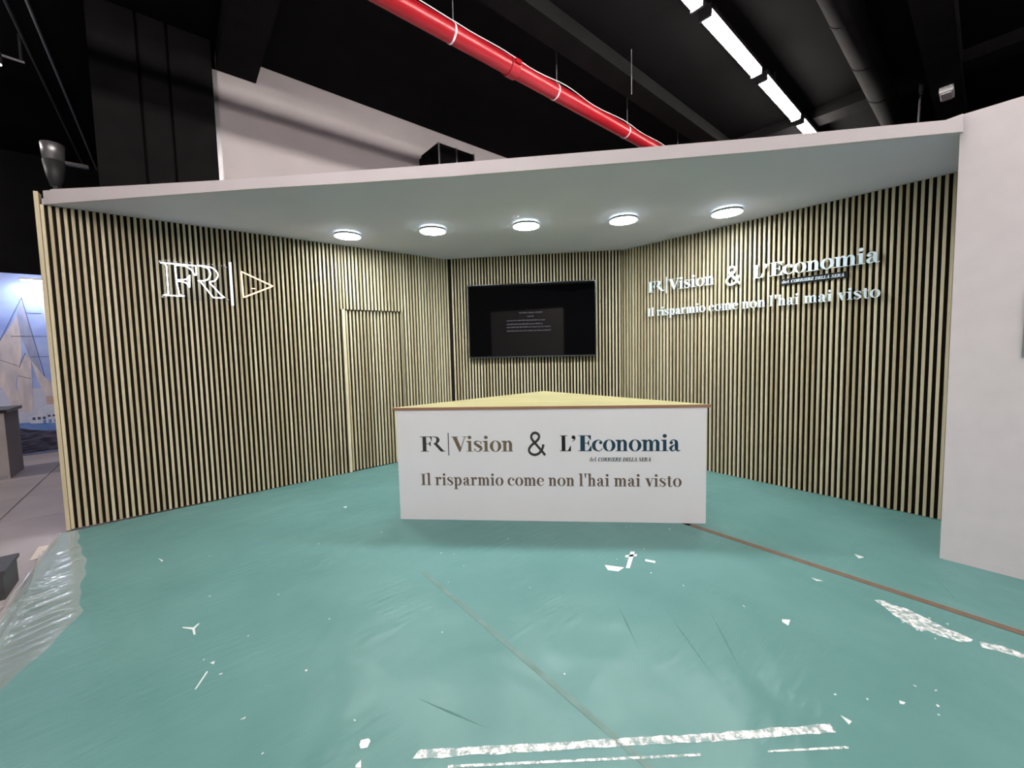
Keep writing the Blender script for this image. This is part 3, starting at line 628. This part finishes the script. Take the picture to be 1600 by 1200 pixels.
for e, xs_ in ((sg[0], (.42, .72, 1.1)), (sg[1], (1.30,)), (sg[2], (1.53, 1.72, 2.3)), (sg[3], (.42, 1.2, 2.3))):
    for x in xs_: MB().box(x - .004, SY, (1.73 if e is sg[3] else 2.0), x + .004, .004, (1.738 if e is sg[3] else 2.008)).build('mounting_pin', M['steel'], e)
MB().box(1.9, -.010, 1.905, 1.91, .004, 1.915).build('mounting_pin', M['steel'], strip_)

# ------------------------------------------------------------------ neon sign on the left wall
ns = tag(empty('neon_sign', LO, LA), 'glowing white neon outline letters FR and a bar on clear acrylic', 'neon sign')
NY = -.05
def neon(pts, mat, parent, closed=False, r=.0047, name='neon_tube'):
    q = []
    n = len(pts)
    for i in range(n if closed else n - 1):
        a, b_ = Vector(pts[i]), Vector(pts[(i + 1) % n]); k = max(1, int((b_ - a).length / .02))
        for t in range(k): q.append(a.lerp(b_, t / k))
    if not closed: q.append(Vector(pts[-1]))
    return MB().tube([(p.x, NY, p.y) for p in q], r, 8, closed).build(name, mat, parent, smooth=True)
sheet = MB().box(.640, -.042, 1.865, 1.145, -.038, 2.205).build('acrylic_sheet', M['acrylic'], ns)
for x in (.66, 1.125):
    for z in (1.885, 2.185): MB().tube([(x, -.044, z), (x, .004, z)], .007, 10).build('standoff', M['steel'], ns)
def curve(pts, n=6): return [(q[0], q[1]) for q in spline([(a, b_, 0) for a, b_ in pts], n)]
neon([(.665, 2.174), (.690, 2.172), (.7025, 2.150), (.7014, 1.910), (.690, 1.902), (.665, 1.897), (.809, 1.897), (.785, 1.902), (.7745, 1.912), (.763, 2.022)] + curve([(.763, 2.022), (.800, 2.024), (.832, 2.010), (.8486, 1.977)])[1:] + [(.856, 2.085)] + curve([(.856, 2.085), (.838, 2.052), (.805, 2.040), (.763, 2.037)])[1:] + [(.760, 2.158), (.80, 2.168)] + curve([(.80, 2.168), (.845, 2.155), (.876, 2.125), (.8905, 2.088)])[1:] + [(.9045, 2.091), (.9045, 2.172)], M['neon'], ns, True)
neon([(.9165, 2.176)] + curve([(.9165, 2.176), (.965, 2.177), (1.025, 2.165), (1.058, 2.125), (1.056, 2.082), (1.031, 2.050), (.9963, 2.037)])[1:] + [(.9958, 2.029), (1.075, 1.925), (1.1012, 1.900), (1.0159, 1.897), (.932, 2.032), (.912, 2.041), (.95, 2.042)] + curve([(.95, 2.042), (.985, 2.060), (1.0065, 2.108), (.992, 2.155), (.955, 2.171), (.9165, 2.176)])[1:-1], M['neon'], ns, True)
neon([(1.160, 2.232), (1.1590, 1.832)], emit('neon_bar_light', (.90, .94, 1.0), 1.3), ns, False, .0105, 'bar_tube')
pl = tag(empty('neon_sign', LO, LA), 'glowing warm orange neon triangle pointing right beside the bar', 'neon sign')
neon([(1.243, 2.156), (1.4995, 2.038), (1.249, 1.912)], M['neonw'], pl, True, .0058)
neon([(1.318, 2.002), (1.350, 2.002)], M['neonw'], pl, False, .004)
MB().box(1.235, -.042, 1.90, 1.505, -.038, 2.165).build('acrylic_sheet', M['acrylic'], pl)
for x, z in ((1.25, 2.13), (1.25, 1.93)): MB().tube([(x, -.044, z), (x, .004, z)], .006, 10).build('standoff', M['steel'], pl)

# ------------------------------------------------------------------ television
tv = tag(empty('television', BO, BA), 'large black flat television on the slatted end wall', 'television')
T0, T1, Z0, Z1 = .2155, 1.8265, 1.2508, 2.1832
MB().box(T0, -.068, Z0, T1, -.030, Z1).build('casing', M['tvbody'], tv)
scn = MB().box(T0 + .011, -.0705, Z0 + .018, T1 - .011, -.068, Z1 - .011).build('screen', M['screen'], tv)
bez = MB()
for a in ((T0, Z0, T1, Z0 + .018), (T0, Z1 - .011, T1, Z1), (T0, Z0, T0 + .011, Z1), (T1 - .011, Z0, T1, Z1)): bez.box(a[0], -.073, a[1], a[2], -.068, a[3])
bez.build('bezel', plain('tv_bezel', (.03, .032, .036), .25, .5, .05), tv)
MB().box(T0 + .3, -.030, Z0 + .2, T1 - .3, .002, Z1 - .2).build('wall_mount', M['dark'], tv)
rnd = random.Random(3)
for (a, b_, z) in ((.875, 1.169, 1.811), (.975, 1.056, 1.765), (.714, 1.208, 1.716), (.713, 1.169, 1.670), (.712, 1.266, 1.632), (.711, 1.268, 1.586)):
    bb = MB(); x = a
    while x < b_ - .01:
        wd = min(rnd.uniform(.012, .06), b_ - x); hh = rnd.choice((.012, .014, .016)); bb.box(x, -.0712, z - .006, x + wd, -.0706, z - .006 + hh); x += wd + .007
    bb.build('caption_line', M['screentext'], scn)

# ------------------------------------------------------------------ on the floor
def floor_piece(name, pts, mat, label, cat, group=None, th=.0012, z=.0004):
    n = len(pts); ar = sum(pts[i][0] * pts[(i + 1) % n][1] - pts[(i + 1) % n][0] * pts[i][1] for i in range(n))
    if ar < 0: pts = pts[::-1]
    cx, cy = sum(p[0] for p in pts) / n, sum(p[1] for p in pts) / n
    o = MB().prism([(x - cx, y - cy) for x, y in pts], 0, th).build(name, mat, loc=tuple(Matrix.Rotation(HALL, 4, 'Z') @ Vector((cx, cy, z))), rz=HALL)
    return tag(o, label, cat, group)
floor_piece('seam_tape', [(2.898, -2.5), (2.942, -2.5), (2.942, 1.40), (2.898, 1.40)], M['tape'], 'brown seam strip running from the counter to the right', 'floor tape')
floor_piece('seam_tape', [(1.088, -1.5), (1.112, -1.5), (1.112, 2.2), (1.088, 2.2)], plain('faint_seam', (.125, .215, .20), .5, .4, .15, 10), 'faint greyish seam across the floor in front of the counter', 'floor tape', th=.0006)
def ragged(pts, n=8, amp=.006, seed=1):
    r = random.Random(seed); out = []
    for i, p in enumerate(pts):
        q = pts[(i + 1) % len(pts)]; l = sqrt((q[0] - p[0]) ** 2 + (q[1] - p[1]) ** 2); k = max(1, min(n * 4, int(l / .03)))
        for t in range(k):
            f = t / k; out.append((p[0] + (q[0] - p[0]) * f + r.uniform(-amp, amp) * (t > 0), p[1] + (q[1] - p[1]) * f + r.uniform(-amp, amp) * (t > 0)))
    return out
floor_piece('tape_strip', ragged([(.562, 1.202), (1.377, .567), (1.345, .558), (.531, 1.189)], 8, .003), M['torn'], 'long torn white tape strip at the bottom of the frame', 'tape')
floor_piece('tape_strip', ragged([(1.366, .576), (1.715, .318), (1.691, .295), (1.334, .562)], 8, .003, 2), M['torn'], 'shorter torn white tape strip with a clean square end', 'tape')
floor_piece('tape_strip', [(.61, 1.093), (1.267, .569), (1.259, .565), (.605, 1.086)], M['torn'], 'thin white tape line below the long torn strip', 'tape')
floor_piece('tape_strip', [(1.445, .427), (1.662, .257), (1.653, .254), (1.438, .425)], M['torn'], 'thin white tape line below the square-ended strip', 'tape')
floor_piece('paint_smear', ragged([(2.742, .339), (2.764, .32), (2.761, .259), (2.757, .189), (2.718, .1), (2.709, .039), (2.692, 0), (2.633, .037), (2.622, .095), (2.599, .155), (2.635, .223), (2.685, .274)], 6, .016, 5), M['torn'], 'large ragged white smear below the brown seam on the right', 'smear')
floor_piece('paint_smear', ragged([(2.695, -.019), (2.728, -.074), (2.728, -.20), (2.689, -.20), (2.671, -.073), (2.654, -.028)], 6, .010, 6), M['torn'], 'smaller white smear cut by the right frame edge', 'smear')
SC = [
 ([(2.245, 1.479), (2.266, 1.459), (2.068, 1.367), (2.05, 1.383)], 'white scrap shaped like a stem in front of the counter'),
 ([(2.178, 1.473), (2.247, 1.432), (2.225, 1.418), (2.157, 1.459)], 'short white scrap crossing the stem-shaped one'),
 ([(1.985, 1.492), (2.048, 1.395), (1.986, 1.393), (1.952, 1.443)], 'flat white scrap left of the stem-shaped one'),
 ([(2.23, 1.361), (2.256, 1.306), (2.236, 1.294), (2.209, 1.349)], 'small white dash right of the stem-shaped scrap'),
 ([(2.22, .607), (2.245, .579), (2.19, .572), (2.20, .60)], 'white scrap between the counter and the large smear'),
 ([(3.26, .505), (3.254, .458), (3.211, .475)], 'white scrap beyond the brown seam near the white block'),
 ([(2.749, .611), (2.758, .559), (2.732, .583)], 'thin white scrap just in front of the brown seam'),
 ([(1.785, .30), (1.785, .268), (1.762, .272)], 'white scrap just beyond the square tape end'),
 ([(-.052, 2.561), (-.050, 2.550), (-.014, 2.505), (-.010, 2.450), (-.003, 2.447), (-.004, 2.506), (.017, 2.536), (.010, 2.540), (-.009, 2.518)], 'Y shaped white scrap on the left half of the floor'),
 ([(-.019, 2.037), (.025, 2.124), (.029, 2.116), (-.013, 2.039)], 'long thin white scratch on the left of the floor'),
 ([(.422, 1.369), (.445, 1.358), (.447, 1.345), (.43, 1.328), (.411, 1.338), (.412, 1.355)], 'round white blob beside the left end of the tape strip'),
 ([(.379, 1.295), (.398, 1.3), (.389, 1.275), (.375, 1.288)], 'white blob at the bottom edge of the frame'),
 ([(-.168, 3.572), (-.141, 3.502), (-.147, 3.486)], 'pale scrap nearest the end of the left slatted wall'),
 ([(.039, 2.173), (.057, 2.171), (.051, 2.152)], 'tiny white scrap above the long scratch'),
 ([(.106, 1.75), (.125, 1.751), (.122, 1.743)], 'tiny white scrap below the long scratch'),
 ([(1.066, 3.621), (1.101, 3.608), (1.073, 3.575)], 'white scrap between the left slatted wall and the counter'),
 ([(2.025, .171), (2.031, .154), (2.015, .157), (2.008, .167)], 'white fleck leftmost of the cluster at lower right')]
for q, lab in SC: floor_piece('floor_scrap', q, M['scrap'], lab, 'scrap', 'white scraps on the floor')
fleck = mesh('fleck', *(lambda q: (q.v, q.f))(MB().prism([(-.004, -.003), (.003, -.004), (.005, .001), (.001, .004), (-.004, .002)], 0, .001))); fleck.materials.append(M['scrap'])
rnd = random.Random(11)
FL = [(2.19, .085), (2.10, .075), (2.05, .07), (1.945, .25), (2.16, .14), (2.62, .22), (2.60, .17), (2.655, .12), (2.58, .11), (2.755, .14), (2.76, .08)] + [(rnd.uniform(-.2, 2.8), rnd.uniform(.2, 3.4)) for _ in range(52)]
for x, y in FL:
    o = link('floor_fleck', fleck, None, None, tuple(Matrix.Rotation(HALL, 4, 'Z') @ Vector((x, y, .0004))), rnd.uniform(0, 6)); o.scale = (rnd.uniform(.5, 1.5), rnd.uniform(.5, 1.2), 1)
    tag(o, 'tiny white fleck scattered on the teal floor film', 'fleck', 'tiny white flecks')
floor_piece('cardboard_scrap', [(-.85, 4.178), (-.852, 4.438), (-.775, 4.419), (-.765, 4.189)], M['cardboard'], 'pale cardboard scrap under the film edge on the left', 'cardboard', th=.004, z=-.013)
for (a, b_) in (((1.90, 1.07), (1.58, .62)), ((2.09, .93), (1.66, .55)), ((.64, 1.42), (.80, 1.08)), ((3.35, .18), (2.95, .02)), ((1.75, 1.25), (1.50, .93))):
    dx, dy = b_[0] - a[0], b_[1] - a[1]; l = sqrt(dx * dx + dy * dy); nx, ny = -dy / l * .007, dx / l * .007; mx_, my_ = (a[0] + b_[0]) / 2, (a[1] + b_[1]) / 2
    MB().add([(a[0], a[1], -.001), (mx_ + nx, my_ + ny, -.001), (b_[0], b_[1], -.001), (mx_ - nx, my_ - ny, -.001), (mx_, my_, .0045)], [(0, 4, 1), (1, 4, 2), (2, 4, 3), (3, 4, 0)]).build('film_crease', M['carpet'], carpet_base)
# loose film edge at the left; outline and whitening paint in a floor reflection
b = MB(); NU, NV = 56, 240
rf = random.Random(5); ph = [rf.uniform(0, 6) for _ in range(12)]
REFLECTION_EDGE = [(2.25, -.775), (2.6, -.62), (3.1, -.47), (3.6, -.52), (4.2, -.60), (4.61, -.68)]  # inner outline traces the sight line where the reflection ends
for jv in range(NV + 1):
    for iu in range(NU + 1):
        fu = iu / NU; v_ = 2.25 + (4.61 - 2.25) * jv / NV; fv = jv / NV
        edge = -.80 - .012 * sin(v_ * 2.1) - .006 * sin(v_ * 9 + 1); inner = lerp_tab(REFLECTION_EDGE, v_) + .012 * sin(v_ * 7) + .006 * sin(v_ * 23); u_ = edge + fu * (inner - edge)
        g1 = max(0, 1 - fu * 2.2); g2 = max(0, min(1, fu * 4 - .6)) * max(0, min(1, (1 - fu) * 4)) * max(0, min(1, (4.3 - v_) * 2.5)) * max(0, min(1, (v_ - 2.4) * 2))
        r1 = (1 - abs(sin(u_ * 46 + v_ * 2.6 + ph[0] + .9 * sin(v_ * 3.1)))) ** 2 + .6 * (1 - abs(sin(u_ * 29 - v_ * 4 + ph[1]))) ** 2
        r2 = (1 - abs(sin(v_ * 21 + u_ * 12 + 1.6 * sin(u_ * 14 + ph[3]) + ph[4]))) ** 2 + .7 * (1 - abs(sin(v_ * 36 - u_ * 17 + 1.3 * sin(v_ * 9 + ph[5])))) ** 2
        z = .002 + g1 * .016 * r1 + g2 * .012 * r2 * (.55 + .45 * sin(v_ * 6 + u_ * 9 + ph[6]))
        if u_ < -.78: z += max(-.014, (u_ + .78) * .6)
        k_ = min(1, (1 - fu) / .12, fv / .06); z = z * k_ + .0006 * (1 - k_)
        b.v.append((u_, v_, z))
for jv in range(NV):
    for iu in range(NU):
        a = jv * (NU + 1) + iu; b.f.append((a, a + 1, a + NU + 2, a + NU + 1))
o = b.build('film_and_painted_sheen', M['film'], rz=HALL, smooth=True); tag(o, 'loose plastic film edge at left, widened and whitened as a painted reflection', 'plastic film')
